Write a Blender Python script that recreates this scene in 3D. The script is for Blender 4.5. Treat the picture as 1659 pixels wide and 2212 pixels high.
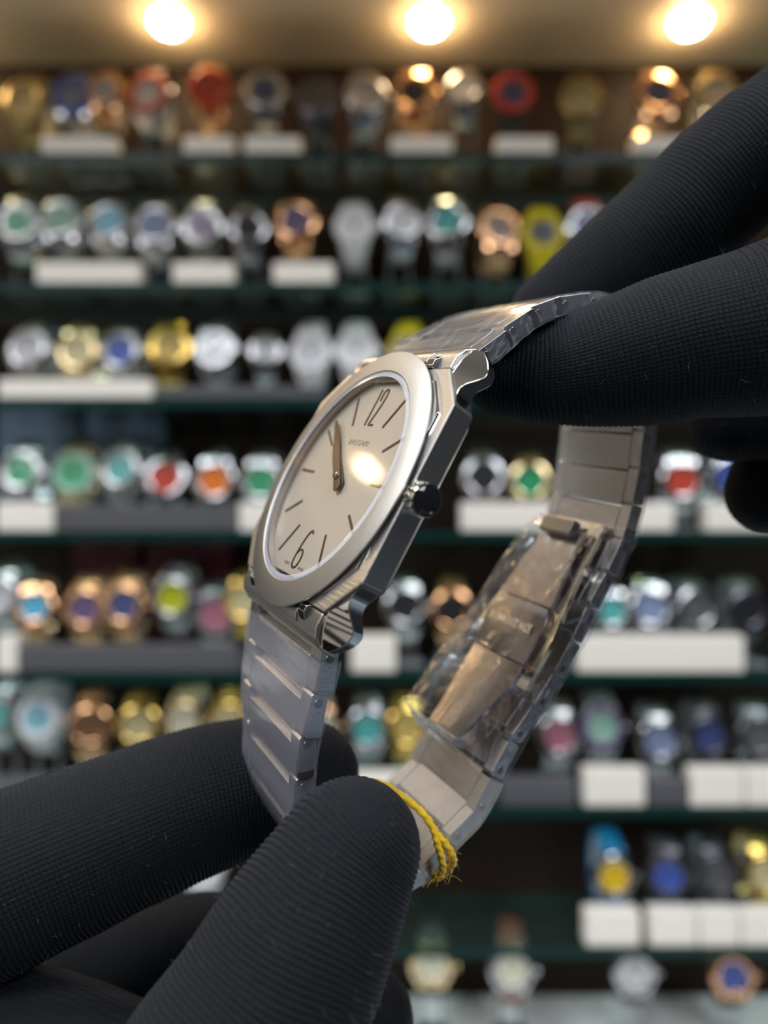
import bpy, bmesh, math, random
from mathutils import Vector, Matrix, noise

for o in list(bpy.data.objects):
    bpy.data.objects.remove(o)
scene = bpy.context.scene
COL = scene.collection
random.seed(7)
PI = math.pi

# ------------------------------------------------------------------ camera, world, lights, exposure
F = 1661.0
CX, CY = 829.5, 1106.0
H = 1.40                                   # camera height above the shop floor (m)
cam_data = bpy.data.cameras.new('camera')
cam = bpy.data.objects.new('camera', cam_data)
COL.objects.link(cam)
cam.location = (0, 0, H)
cam.rotation_euler = (PI / 2, 0, 0)
cam_data.sensor_fit = 'VERTICAL'
cam_data.sensor_height = 36.0
cam_data.lens = F * 36.0 / 2212.0
cam_data.clip_start = 0.005
cam_data.clip_end = 50
cam_data.dof.use_dof = True
cam_data.dof.focus_distance = 0.0965
cam_data.dof.aperture_fstop = 10.8
scene.camera = cam

world = bpy.data.worlds.new('world')
scene.world = world
world.use_nodes = True
bg = world.node_tree.nodes['Background']
bg.inputs[0].default_value = (0.80, 0.86, 1.0, 1)
bg.inputs[1].default_value = 0.03


def area_light(name, loc, rot, sx, sy, power, color):
    d = bpy.data.lights.new(name, 'AREA')
    d.shape = 'RECTANGLE'
    d.size, d.size_y = sx, sy
    d.energy = power
    d.color = color
    o = bpy.data.objects.new(name, d)
    o.location = loc
    o.rotation_euler = rot
    COL.objects.link(o)
    return o


# the shop's ceiling panels (overhead and behind the photographer)
area_light('ceiling_panel_light', (-0.75, 0.0, H + 1.15), (0, 0, 0), 0.60, 0.60, 20.0, (0.93, 0.96, 1.0))
area_light('ceiling_panel_light', (0.70, -0.20, H + 1.15), (0, 0, 0), 0.60, 0.60, 16.0, (0.93, 0.96, 1.0))
area_light('ceiling_panel_light', (-0.9, -1.2, H + 1.15), (0, 0, 0), 0.60, 0.60, 18.0, (0.96, 0.97, 1.0))
area_light('ceiling_panel_light', (0.9, -1.2, H + 1.15), (0, 0, 0), 0.60, 0.60, 18.0, (0.96, 0.97, 1.0))

vs = scene.view_settings
scene.display_settings.display_device = 'sRGB'
vs.view_transform = 'Standard'
vs.look = 'None'
vs.exposure = 0.0
vs.gamma = 1.0
vs.use_curve_mapping = False
cy = scene.cycles
cy.max_bounces = 10
cy.transparent_max_bounces = 32
cy.glossy_bounces = 6
cy.transmission_bounces = 8
cy.caustics_reflective = False
cy.caustics_refractive = False
cy.sample_clamp_indirect = 6.0


# ------------------------------------------------------------------ helpers
def px(u, v, d):
    """photo pixel at depth d (m) -> world point"""
    return Vector(((u - CX) / F * d, d, H + (CY - v) / F * d))


def tag(o, label=None, cat=None, group=None, kind=None):
    if label:
        o['label'] = label
    if cat:
        o['category'] = cat
    if group:
        o['group'] = group
    if kind:
        o['kind'] = kind
    return o


def empty(name, mat=None, parent=None):
    o = bpy.data.objects.new(name, None)
    o.empty_display_size = 0.01
    COL.objects.link(o)
    if parent:
        o.parent = parent
    if mat is not None:
        o.matrix_world = mat
    return o


def mesh_data(name, verts, faces, mat=None, smooth=True, sharp=35, uvs=None):
    fixn = len(verts) < 20000
    me = bpy.data.meshes.new(name)
    me.from_pydata([tuple(v) for v in verts], [], faces)
    me.validate(verbose=False)
    if fixn:
        bm = bmesh.new()
        bm.from_mesh(me)
        bmesh.ops.recalc_face_normals(bm, faces=bm.faces[:])
        bm.to_mesh(me)
        bm.free()
    if smooth:
        me.polygons.foreach_set('use_smooth', [True] * len(me.polygons))
        if sharp:
            me.set_sharp_from_angle(angle=math.radians(sharp))
    if uvs is not None:
        layer = me.uv_layers.new(name='UVMap')
        for lp in me.loops:
            layer.data[lp.index].uv = uvs[lp.vertex_index]
    if mat:
        me.materials.append(mat)
    me.update()
    return me


def link(name, me, parent=None, mat=None, bevel=0, segs=2):
    o = bpy.data.objects.new(name, me)
    COL.objects.link(o)
    if parent:
        o.parent = parent
    if mat is not None:
        o.matrix_local = mat
    if bevel:
        m = o.modifiers.new('bevel', 'BEVEL')
        m.width = bevel
        m.segments = segs
        m.limit_method = 'ANGLE'
        m.angle_limit = math.radians(28)
        m.harden_normals = True
    return o


def obj(name, verts, faces, mat, parent=None, scale=1.0, smooth=True, sharp=35, bevel=0, segs=2, uvs=None):
    if scale != 1.0:
        verts = [(v[0] * scale, v[1] * scale, v[2] * scale) for v in verts]
    return link(name, mesh_data(name, verts, faces, mat, smooth, sharp, uvs), parent, bevel=bevel, segs=segs)


class MB:
    """collects pieces of ONE mesh"""
    def __init__(s):
        s.v, s.f = [], []

    def add(s, v, f):
        n = len(s.v)
        s.v += [tuple(a) for a in v]
        s.f += [tuple(i + n for i in q) for q in f]
        return s

    def box(s, x0, x1, y0, y1, z0, z1):
        v = [(x, y, z) for z in (z0, z1) for y in (y0, y1) for x in (x0, x1)]
        return s.add(v, [(0, 2, 3, 1), (4, 5, 7, 6), (0, 1, 5, 4), (2, 6, 7, 3), (0, 4, 6, 2), (1, 3, 7, 5)])

    def prism(s, poly, axis, a, b):
        """poly of 2D points extruded along axis ('x','y','z') from a to b"""
        n = len(poly)
        def P(p, t):
            return {'x': (t, p[0], p[1]), 'y': (p[0], t, p[1]), 'z': (p[0], p[1], t)}[axis]
        v = [P(p, a) for p in poly] + [P(p, b) for p in poly]
        f = [tuple(range(n))[::-1], tuple(range(n, 2 * n))]
        f += [(i, (i + 1) % n, n + (i + 1) % n, n + i) for i in range(n)]
        if axis == 'y':
            f = [q[::-1] for q in f]
        return s.add(v, f)

    def lathe(s, prof, seg=64, axis='z', closed=False, cap=False):
        v, f = [], []
        m = len(prof)
        for i in range(seg):
            a = 2 * PI * i / seg
            c, sn = math.cos(a), math.sin(a)
            for r, h in prof:
                v.append((r * c, r * sn, h) if axis == 'z' else (h, r * c, r * sn))
        k = m if closed else m - 1
        for i in range(seg):
            j = (i + 1) % seg
            for t in range(k):
                t2 = (t + 1) % m
                f.append((i * m + t, j * m + t, j * m + t2, i * m + t2))
        if cap:
            f.append(tuple(i * m + m - 1 for i in range(seg)))
        return s.add(v, f)

    def build(s, name, mat, parent=None, scale=1.0, **k):
        return obj(name, s.v, s.f, mat, parent, scale, **k)

    def data(s, name, mat, scale=1.0, **k):
        return mesh_data(name, [(a * scale, b * scale, c * scale) for a, b, c in s.v], s.f, mat, **k)


def catmull(pts, n):
    """dense Catmull-Rom through pts (tuples of any length)"""
    P = [tuple(2 * a - b for a, b in zip(pts[0], pts[1]))] + list(pts) + [tuple(2 * a - b for a, b in zip(pts[-1], pts[-2]))]
    out = []
    for i in range(1, len(P) - 2):
        p0, p1, p2, p3 = P[i - 1], P[i], P[i + 1], P[i + 2]
        for k in range(n):
            t = k / n
            out.append(tuple(0.5 * ((2 * b) + (-a + c) * t + (2 * a - 5 * b + 4 * c - d) * t * t + (-a + 3 * b - 3 * c + d) * t ** 3)
                             for a, b, c, d in zip(p0, p1, p2, p3)))
    out.append(tuple(pts[-1]))
    return out


# ------------------------------------------------------------------ materials
MATS = {}


def nodes(m):
    m.use_nodes = True
    nt = m.node_tree
    return nt, nt.nodes, nt.links


def princ(name, col, metal=0.0, rough=0.5, noise_amt=0.0, noise_scale=50, bump=0.0, bump_scale=200, stretch=None, coat=0.0, sheen=0.0,
          emit=None, estr=0.0, spec=0.5, aniso=0.0):
    if name in MATS:
        return MATS[name]
    m = bpy.data.materials.new(name)
    nt, N, L = nodes(m)
    b = N['Principled BSDF']
    b.inputs['Base Color'].default_value = (*col, 1)
    b.inputs['Metallic'].default_value = metal
    b.inputs['Roughness'].default_value = rough
    b.inputs['Coat Weight'].default_value = coat
    b.inputs['Sheen Weight'].default_value = sheen
    b.inputs['Specular IOR Level'].default_value = spec
    b.inputs['Anisotropic'].default_value = aniso
    if emit:
        b.inputs['Emission Color'].default_value = (*emit, 1)
        b.inputs['Emission Strength'].default_value = estr
    if noise_amt or bump:
        tc = N.new('ShaderNodeTexCoord')
        mp = N.new('ShaderNodeMapping')
        L.new(tc.outputs['Object'], mp.inputs[0])
        if stretch:
            mp.inputs['Scale'].default_value = stretch
    if noise_amt:
        nz = N.new('ShaderNodeTexNoise')
        nz.inputs['Scale'].default_value = noise_scale
        nz.inputs['Detail'].default_value = 4
        L.new(mp.outputs[0], nz.inputs['Vector'])
        mr = N.new('ShaderNodeMapRange')
        mr.inputs[3].default_value = 1 - noise_amt
        mr.inputs[4].default_value = 1 + noise_amt
        L.new(nz.outputs[0], mr.inputs[0])
        mx = N.new('ShaderNodeMix')
        mx.data_type = 'RGBA'
        mx.blend_type = 'MULTIPLY'
        mx.inputs[0].default_value = 1
        mx.inputs[6].default_value = (*col, 1)
        L.new(mr.outputs[0], mx.inputs[7])
        L.new(mx.outputs[2], b.inputs['Base Color'])
    if bump:
        nb = N.new('ShaderNodeTexNoise')
        nb.inputs['Scale'].default_value = bump_scale
        nb.inputs['Detail'].default_value = 3
        L.new(mp.outputs[0], nb.inputs['Vector'])
        bp = N.new('ShaderNodeBump')
        bp.inputs['Strength'].default_value = bump
        bp.inputs['Distance'].default_value = 0.0001
        L.new(nb.outputs[0], bp.inputs['Height'])
        L.new(bp.outputs[0], b.inputs['Normal'])
    MATS[name] = m
    return m


def clear(name, tint=(1, 1, 1), haze=0.05, streak=0.0, haze_col=(0.85, 0.88, 0.95), rough=0.06, ior=1.45, bump=0.0, bump_scale=300, gloss=1.0):
    """thin clear sheet: see-through + mirror by angle + a little haze"""
    if name in MATS:
        return MATS[name]
    m = bpy.data.materials.new(name)
    nt, N, L = nodes(m)
    N.remove(N['Principled BSDF'])
    out = N['Material Output']
    tr = N.new('ShaderNodeBsdfTransparent')
    tr.inputs[0].default_value = (*tint, 1)
    df = N.new('ShaderNodeBsdfDiffuse')
    df.inputs[0].default_value = (*haze_col, 1)
    gl = N.new('ShaderNodeBsdfGlossy')
    gl.inputs['Roughness'].default_value = rough
    fr = N.new('ShaderNodeLayerWeight')          # Schlick's curve on the facing angle, the same from both sides
    fr.inputs['Blend'].default_value = 0.5
    f0 = ((ior - 1) / (ior + 1)) ** 2
    pw = N.new('ShaderNodeMath')
    pw.operation = 'POWER'
    pw.inputs[1].default_value = 5.0
    L.new(fr.outputs['Facing'], pw.inputs[0])
    sch = N.new('ShaderNodeMath')
    sch.operation = 'MULTIPLY_ADD'
    sch.inputs[1].default_value = 1 - f0
    sch.inputs[2].default_value = f0
    L.new(pw.outputs[0], sch.inputs[0])
    m1 = N.new('ShaderNodeMixShader')
    m1.inputs[0].default_value = haze
    m2 = N.new('ShaderNodeMixShader')
    L.new(tr.outputs[0], m1.inputs[1])
    L.new(df.outputs[0], m1.inputs[2])
    L.new(m1.outputs[0], m2.inputs[1])
    L.new(gl.outputs[0], m2.inputs[2])
    mul = N.new('ShaderNodeMath')
    mul.operation = 'MULTIPLY'
    mul.use_clamp = True
    mul.inputs[1].default_value = gloss
    L.new(sch.outputs[0], mul.inputs[0])
    L.new(mul.outputs[0], m2.inputs[0])
    L.new(m2.outputs[0], out.inputs[0])
    if streak:                                       # whitened creases, also painting in the pale reflections off the folds
        tc = N.new('ShaderNodeTexCoord')
        mp = N.new('ShaderNodeMapping')
        mp.inputs['Scale'].default_value = (1.0, 0.32, 1.0)
        mp.inputs['Rotation'].default_value = (0, 0, 0.35)
        L.new(tc.outputs['Object'], mp.inputs[0])
        ns = N.new('ShaderNodeTexNoise')
        ns.inputs['Scale'].default_value = 260
        ns.inputs['Detail'].default_value = 2
        ns.inputs['Distortion'].default_value = 1.5
        L.new(mp.outputs[0], ns.inputs['Vector'])
        sb = N.new('ShaderNodeMath')
        sb.operation = 'SUBTRACT'
        sb.inputs[1].default_value = 0.5
        L.new(ns.outputs[0], sb.inputs[0])
        ab = N.new('ShaderNodeMath')
        ab.operation = 'ABSOLUTE'
        L.new(sb.outputs[0], ab.inputs[0])
        mr = N.new('ShaderNodeMapRange')
        mr.interpolation_type = 'SMOOTHSTEP'
        mr.inputs[1].default_value = 0.0
        mr.inputs[2].default_value = 0.05
        mr.inputs[3].default_value = haze + streak
        mr.inputs[4].default_value = haze
        L.new(ab.outputs[0], mr.inputs[0])
        L.new(mr.outputs[0], m1.inputs[0])
    if bump:
        tc = N.new('ShaderNodeTexCoord')
        nb = N.new('ShaderNodeTexNoise')
        nb.inputs['Scale'].default_value = bump_scale
        nb.inputs['Detail'].default_value = 3
        nb.inputs['Distortion'].default_value = 1.2
        L.new(tc.outputs['Object'], nb.inputs['Vector'])
        bp = N.new('ShaderNodeBump')
        bp.inputs['Strength'].default_value = bump
        bp.inputs['Distance'].default_value = 0.001
        L.new(nb.outputs[0], bp.inputs['Height'])
        for n in (gl, df, fr):
            L.new(bp.outputs[0], n.inputs['Normal'])
    MATS[name] = m
    return m


STEEL_P = princ('polished_steel', (0.66, 0.65, 0.64), 1.0, 0.07)
STEEL_B = princ('brushed_steel', (0.60, 0.59, 0.58), 1.0, 0.30, bump=0.25, bump_scale=2500, stretch=(1, 0.06, 1))
STEEL_PLATE = princ('brushed_plate_steel', (0.70, 0.69, 0.68), 1.0, 0.33, bump=0.5, bump_scale=3000, stretch=(0.08, 1, 1))
STEEL_SAND = princ('blasted_steel', (0.46, 0.445, 0.42), 1.0, 0.38, bump=0.35, bump_scale=14000)
STEEL_LINK = princ('link_steel', (0.64, 0.63, 0.63), 1.0, 0.26, bump=0.2, bump_scale=2500, stretch=(0.06, 1, 1))
STEEL_DARK = princ('dark_steel', (0.30, 0.29, 0.28), 1.0, 0.25)  # darker steel of the clasp hinges and link pins
DIAL = princ('opaline_dial', (0.50, 0.455, 0.385), 0.35, 0.42, noise_amt=0.05, noise_scale=9000)
INK = princ('brown_marker', (0.075, 0.055, 0.040), 0.7, 0.30)
PRINT = princ('dial_print', (0.27, 0.24, 0.20), 0.0, 0.6)
CERAMIC = princ('black_ceramic', (0.012, 0.012, 0.014), 0.0, 0.05)
CRYSTAL = clear('sapphire_crystal', haze=0.0, rough=0.06, ior=1.45)
CRYSTAL_RIM = clear('crystal_edge', tint=(0.86, 0.90, 1.0), haze=0.42, haze_col=(0.80, 0.84, 0.95), rough=0.12, ior=1.77)
FILM = clear('protective_film', tint=(0.95, 0.97, 1.0), haze=0.055, streak=0.10, haze_col=(0.78, 0.82, 0.95), rough=0.13, ior=1.42)
FILM_SMOOTH = clear('smooth_film', tint=(0.96, 0.97, 1.0), haze=0.14, haze_col=(0.78, 0.80, 0.95), rough=0.10, ior=1.42)
FILM_WHITE = clear('whitened_film', tint=(0.97, 0.96, 0.95), haze=0.20, streak=0.05, haze_col=(0.93, 0.90, 0.86), rough=0.14, ior=1.45)
FILM_LOOSE = clear('loose_film', tint=(0.95, 0.96, 0.99), haze=0.02, streak=0.11, haze_col=(0.80, 0.84, 0.97), rough=0.20, ior=1.50, gloss=1.8)
YARN = princ('yellow_yarn', (0.92, 0.58, 0.010), 0, 0.75, sheen=0.4, noise_amt=0.3, noise_scale=1500)

# ------------------------------------------------------------------ setting: soffit, back panel, shelves, base, floor
SH_F, SH_B = 0.645, 0.735                     # front and back edge of the glass shelves
SHELF_Z = [0.3016, 0.1927, 0.096, -0.016, -0.135, -0.248, -0.3663]
BASE_Z = -0.476
XW = 1.30
wood = princ('dark_walnut', (0.016, 0.008, 0.004), 0, 0.6, spec=0.2, noise_amt=0.5, noise_scale=6, stretch=(1, 1, 9), bump=0.2, bump_scale=40)
cream = princ('soffit_cream', (0.92, 0.73, 0.50), 0, 0.32, noise_amt=0.10, noise_scale=5)
white_lam = princ('white_laminate', (0.82, 0.83, 0.84), 0, 0.35, noise_amt=0.04, noise_scale=8)
ceil_m = princ('ceiling_paint', (0.7, 0.7, 0.7), 0, 0.8, noise_amt=0.03, noise_scale=4)
floor_m = princ('floor_tile', (0.16, 0.15, 0.14), 0, 0.35, noise_amt=0.15, noise_scale=3)
SOF = 0.440


def structure(name, mb, mat, **k):
    o = mb.build(name, mat, **k)
    o['kind'] = 'structure'
    return o


structure('floor', MB().box(-2.5, 2.5, -2.5, 1.0, -0.05, 0), floor_m, smooth=False)
structure('ceiling', MB().box(-2.5, 2.5, -2.5, 1.0, H + 1.16, H + 1.2), ceil_m, smooth=False)
reflector_m = princ('cream_reflector', (0.74, 0.68, 0.60), 0, 0.7, noise_amt=0.05, noise_scale=3)
structure('wall_left', MB().box(-1.40, -1.35, -2.5, 0.83, 0, H + 1.16), wood, smooth=False)
for k in range(6):                               # unseen cream panels added on the side wall to vary the steel's reflections
    y0 = 0.44 - 0.48 * k
    structure('trim_%d' % (k + 3), MB().box(-1.35, -1.33, y0 - 0.30, y0, H - 0.55, H + 1.0), reflector_m, smooth=False, bevel=0.004)
bw = structure('wall_back', MB().box(-XW, XW, 0.757, 0.79, H + BASE_Z, H + SOF), wood, smooth=False)
structure('trim_1', MB().box(-XW, XW, 0.46, 0.83, H + SOF, H + SOF + 0.10), cream, smooth=False, bevel=0.003)
structure('trim_2', MB().box(-XW, XW, 0.40, 0.83, H + BASE_Z - 0.30, H + BASE_Z), white_lam, smooth=False, bevel=0.003)

counter_m = princ('counter_blue_grey', (0.11, 0.15, 0.18), 0, 0.4, noise_amt=0.05, noise_scale=4)
counter = MB().box(0.17, 0.76, -0.60, 0.10, 0.0, H - 0.52)  # unseen counter added so the link sides have something to mirror
counter.box(0.15, 0.78, -0.62, 0.12, H - 0.52, H - 0.48)
tag(counter.build('reflection_counter', counter_m, smooth=False, bevel=0.004), 'blue grey counter added unseen for reflections in the steel, below the right hand', 'counter')
GLASS = clear('shelf_glass', tint=(0.86, 0.94, 0.91), haze=0.02, haze_col=(0.2, 0.45, 0.40), rough=0.02, ior=1.5)
GLASS_EDGE = princ('shelf_glass_edge', (0.002, 0.026, 0.022), 0, 0.35, spec=0.2)
ORD = ['first', 'second', 'third', 'fourth', 'fifth', 'sixth', 'seventh', 'eighth', 'ninth', 'tenth', 'eleventh', 'twelfth', 'thirteenth',
       'fourteenth', 'fifteenth', 'sixteenth']
SHELF_NAME = ['top shelf', 'second shelf', 'third shelf', 'fourth shelf', 'fifth shelf', 'sixth shelf', 'lowest shelf', 'white base']
for i, z in enumerate(SHELF_Z):
    mb = MB().box(-XW, XW, SH_F, 0.755 if i in (3, 4) else SH_B, H + z - 0.008, H + z)
    s = mb.build('glass_shelf', GLASS, smooth=False)
    s.data.materials.append(GLASS_EDGE)
    for p in s.data.polygons:
        if abs(p.normal.z) < 0.5:
            p.material_index = 1
    nm = SHELF_NAME[i]
    tag(s, 'clear glass shelf with green edge, ' + (['the top one', 'second from the top', 'third from the top', 'fourth from the top', 'fifth from the top', 'sixth from the top', 'lowest one above the white base'][i]), 'shelf', 'glass shelves of the display cabinet')

# soffit lamps: round puck lights, three in view, the row goes on along the soffit
LAMP_E = princ('lamp_lens', (1, 0.93, 0.8), 0, 0.4, emit=(1.0, 0.72, 0.40), estr=95.0)
LAMP_T = princ('lamp_trim', (0.8, 0.75, 0.65), 0.6, 0.3)
lens_me = MB().lathe([(0.0005, -0.0115), (0.006, -0.0110), (0.0115, -0.0088), (0.0148, -0.005), (0.0155, 0.0)], 40).data('lens', LAMP_E)
trim_me = MB().lathe([(0.0155, 0.0), (0.0158, -0.002), (0.019, -0.002), (0.0195, 0.0)], 40).data('trim_ring', LAMP_T)
LAMP_Y = SOF * F / 1064.0
names = {-2: 'round soffit lamp seen at the left above the shelves', 0: 'round soffit lamp seen in the middle above the shelves',
         2: 'round soffit lamp seen at the right above the shelves'}
for k in range(-4, 5):
    x = (365 - CX + 562.5 * (k + 1)) / F * LAMP_Y
    r = empty('soffit_lamp', Matrix.Translation((x, LAMP_Y, H + SOF)))
    seen = {-1: 'left', 0: 'middle', 1: 'right'}
    if k in seen:
        lb = 'lit round soffit lamp, the %s one of three above the top shelf' % seen[k]
    else:
        lb = 'lit round soffit lamp beyond the %s edge, %s past the three' % ('left' if k < 0 else 'right', ORD[abs(k) - 2])
    tag(r, lb, 'lamp', 'soffit lamps')
    link('lens', lens_me, r)
    link('trim_ring', trim_me, r)

# ------------------------------------------------------------------ watches on the shelves
METAL = {
    'steel': ((0.52, 0.53, 0.55), 1, 0.17), 'white ceramic': ((0.80, 0.80, 0.82), 0, 0.25), 'gold': ((0.80, 0.56, 0.16), 1, 0.14),
    'rose gold': ((0.86, 0.50, 0.27), 1, 0.14), 'dark steel': ((0.16, 0.16, 0.18), 1, 0.28), 'yellow': ((0.72, 0.60, 0.01), 0, 0.45),
    'black': ((0.02, 0.02, 0.022), 0, 0.35), 'two-tone': ((0.78, 0.63, 0.36), 1, 0.14), 'bronze': ((0.45, 0.34, 0.15), 1, 0.32)}
DIALS = {
    'green': (0.02, 0.30, 0.13), 'pale green': (0.30, 0.52, 0.42), 'light blue': (0.28, 0.58, 0.72), 'blue': (0.05, 0.10, 0.42), 'navy': (0.05, 0.07, 0.20),
    'grey blue': (0.22, 0.28, 0.45), 'black': (0.015, 0.015, 0.018), 'white': (0.78, 0.78, 0.80), 'silver': (0.58, 0.58, 0.62), 'red': (0.52, 0.05, 0.025),
    'orange': (0.78, 0.20, 0.02), 'lime': (0.55, 0.60, 0.01), 'purple': (0.14, 0.09, 0.20), 'sky blue': (0.10, 0.45, 0.68), 'gold': (0.62, 0.45, 0.13),
    'cream': (0.72, 0.66, 0.52), 'brown': (0.20, 0.10, 0.05), 'teal': (0.10, 0.42, 0.42), 'yellow': (0.85, 0.56, 0.02), 'pink and black': (0.40, 0.14, 0.20),
    'dark grey': (0.10, 0.10, 0.11), 'champagne': (0.60, 0.52, 0.28)}
STRAPS = {'yellow rubber': (0.75, 0.62, 0.01), 'red rubber': (0.75, 0.05, 0.07), 'black': (0.02, 0.02, 0.025), 'brown leather': (0.20, 0.06, 0.03),
          'blue rubber': (0.01, 0.35, 0.75), 'gold': None}


def metal(n):
    c, m, r = METAL[n]
    return princ('metal_' + n.replace(' ', '_'), c, m, r)


def watch_meshes():
    d = {}
    lug = MB()
    mb = MB().lathe([(0.1, -5.5), (17.0, -5.2), (18.8, -3.5), (19.2, -1), (19.0, 1.6), (17.6, 2.6), (15.6, 2.6)], 40)
    for sx in (-1, 1):
        for sy in (-1, 1):
            a, b = sx * 8.6, sx * 12.6
            poly = [(sy * 13, 2.0), (sy * 19, 1.0), (sy * 22.5, -2.5), (sy * 22.2, -5), (sy * 13, -5)]
            if sy < 0:
                poly = poly[::-1]
            mb.prism(poly if sx > 0 else poly, 'x', min(a, b), max(a, b))
    d['case'] = mb
    d['bezel'] = MB().lathe([(12.6, 2.4), (12.8, 3.6), (13.6, 4.1), (16.2, 4.2), (18.6, 3.0), (18.9, 2.0)], 40)
    d['dial'] = MB().lathe([(0.05, 2.9), (12.9, 2.9)], 32)
    hd = MB()
    for ang, L, w in ((-55, 7.5, 0.8), (55, 11, 0.55)):
        a = math.radians(90 - ang)
        c, s = math.cos(a), math.sin(a)
        pts = [(-2 * c - w * s, -2 * s + w * c), (-2 * c + w * s, -2 * s - w * c), (L * c + w * .5 * s, L * s - w * .5 * c), (L * c - w * .5 * s, L * s + w * .5 * c)]
        hd.prism(pts, 'z', 3.2, 3.5)
    d['hands'] = hd
    mk = MB()
    for k in range(12):
        a = k * PI / 6
        c, s = math.cos(a), math.sin(a)
        pts = [(9.5 * c - .4 * s, 9.5 * s + .4 * c), (9.5 * c + .4 * s, 9.5 * s - .4 * c), (12 * c + .4 * s, 12 * s - .4 * c), (12 * c - .4 * s, 12 * s + .4 * c)]
        mk.prism(pts, 'z', 2.9, 3.2)
    d['hour_markers'] = mk
    d['crown'] = MB().lathe([(0.1, 23.5), (2.7, 23.2), (3.0, 22.6), (3.0, 19.8), (1.8, 19.4), (1.6, 18.2)], 20, axis='x')
    # strap: one band looping from lug to lug, bulging links
    for nm, ribs in (('bracelet', True), ('strap', False)):
        n = 72
        v, f = [], []
        for i in range(n + 1):
            t = i / n
            # path starts at the 12 lugs, goes behind, returns to the 6 lugs
            rz = 24.0
            th = math.radians(35) + t * math.radians(290)          # angle from +Z, turning over +Y to the back
            y = 33.0 * math.sin(th)
            z = -20.5 + rz * math.cos(th)
            w = 11.2 - 3.6 * math.sin(PI * t) ** 0.7
            b = (0.5 if (ribs and i % 3 == 0) else 0.0)
            for (xx, hh) in ((-w, 0.9 - b), (-w * .4, 1.5 - b), (w * .4, 1.5 - b), (w, 0.9 - b), (w, -1.2), (-w, -1.2)):
                v.append((xx, y + math.sin(th) * hh, z + math.cos(th) * hh))
        for i in range(n):
            for k in range(6):
                k2 = (k + 1) % 6
                f.append((i * 6 + k, i * 6 + k2, (i + 1) * 6 + k2, (i + 1) * 6 + k))
        f.append(tuple(range(5, -1, -1)))
        f.append(tuple(n * 6 + k for k in range(6)))
        m = MB()
        m.add(v, f)
        d[nm] = m
    return d


WM = watch_meshes()
CACHE = {}


def part_mesh(kind, mat):
    key = (kind, mat.name)
    if key not in CACHE:
        CACHE[key] = WM[kind].data(kind, mat, 0.001)
    return CACHE[key]


ACRYL = clear('stand_acrylic', tint=(0.93, 0.96, 0.96), haze=0.22, haze_col=(0.78, 0.80, 0.84), rough=0.08, ior=1.5)
WHITE_ST = princ('stand_white', (0.78, 0.78, 0.80), 0, 0.4)
BLACK_ST = princ('stand_black', (0.02, 0.02, 0.022), 0, 0.4)


def stand(x, y, ztop, zhead, tilt, mat, s, yaw=0):
    """C-clip display stand: base plate, stem and open ring that carries the bracelet"""
    root_z = ztop
    r = empty('watch_stand', Matrix.Translation((x, y, root_z)) @ Matrix.Rotation(math.radians(yaw), 4, 'Z'))
    h = zhead - ztop
    MB().box(-0.015 * s, 0.015 * s, -0.014, 0.030, 0, 0.003).build('base_plate', mat, r, bevel=0.0008)
    # ring in the plane of the strap loop, slightly smaller
    v, f = [], []
    n = 22
    ct, st = math.cos(tilt), math.sin(tilt)
    for i in range(n + 1):
        th = math.radians(70 + 230 * i / n)
        for ra, rb in ((28.0, 18.6), (30.4, 21.2)):
            ly, lz = ra * math.sin(th) * s, (-20.5 + rb * math.cos(th)) * s
            # watch local (y up the dial, z normal) -> world: y_loc=(0, st, ct), z_loc=(0,-ct, st)
            wy, wz = ly * st - lz * ct, ly * ct + lz * st
            for xx in (-6.0 * s, 6.0 * s):
                v.append((xx / 1000, wy / 1000, h + wz / 1000))
    for i in range(n):
        a, b = i * 4, i * 4 + 4
        f += [(a, a + 1, b + 1, b), (a + 3, a + 2, b + 2, b + 3), (a + 2, a, b, b + 2), (a + 1, a + 3, b + 3, b + 1)]
    f += [(0, 2, 3, 1), (n * 4, n * 4 + 1, n * 4 + 3, n * 4 + 2)]
    obj('ring', v, f, mat, r)
    zb = h + (-20.5 * st - 29 * ct) * s / 1000
    yb = (20.5 * ct - 29 * st) * s / 1000
    q = MB()
    a, b = 0.0092 * s, 0.0106 * s
    q.box(-b, -a, yb - 0.003, yb + 0.003, 0.0025, zb + 0.0022)
    q.box(a, b, yb - 0.003, yb + 0.003, 0.0025, zb + 0.0022)
    q.box(-b, b, yb - 0.002, yb + 0.002, zb, zb + 0.0022)
    q.build('fork', mat, r, bevel=0.0004)
    return r


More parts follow.
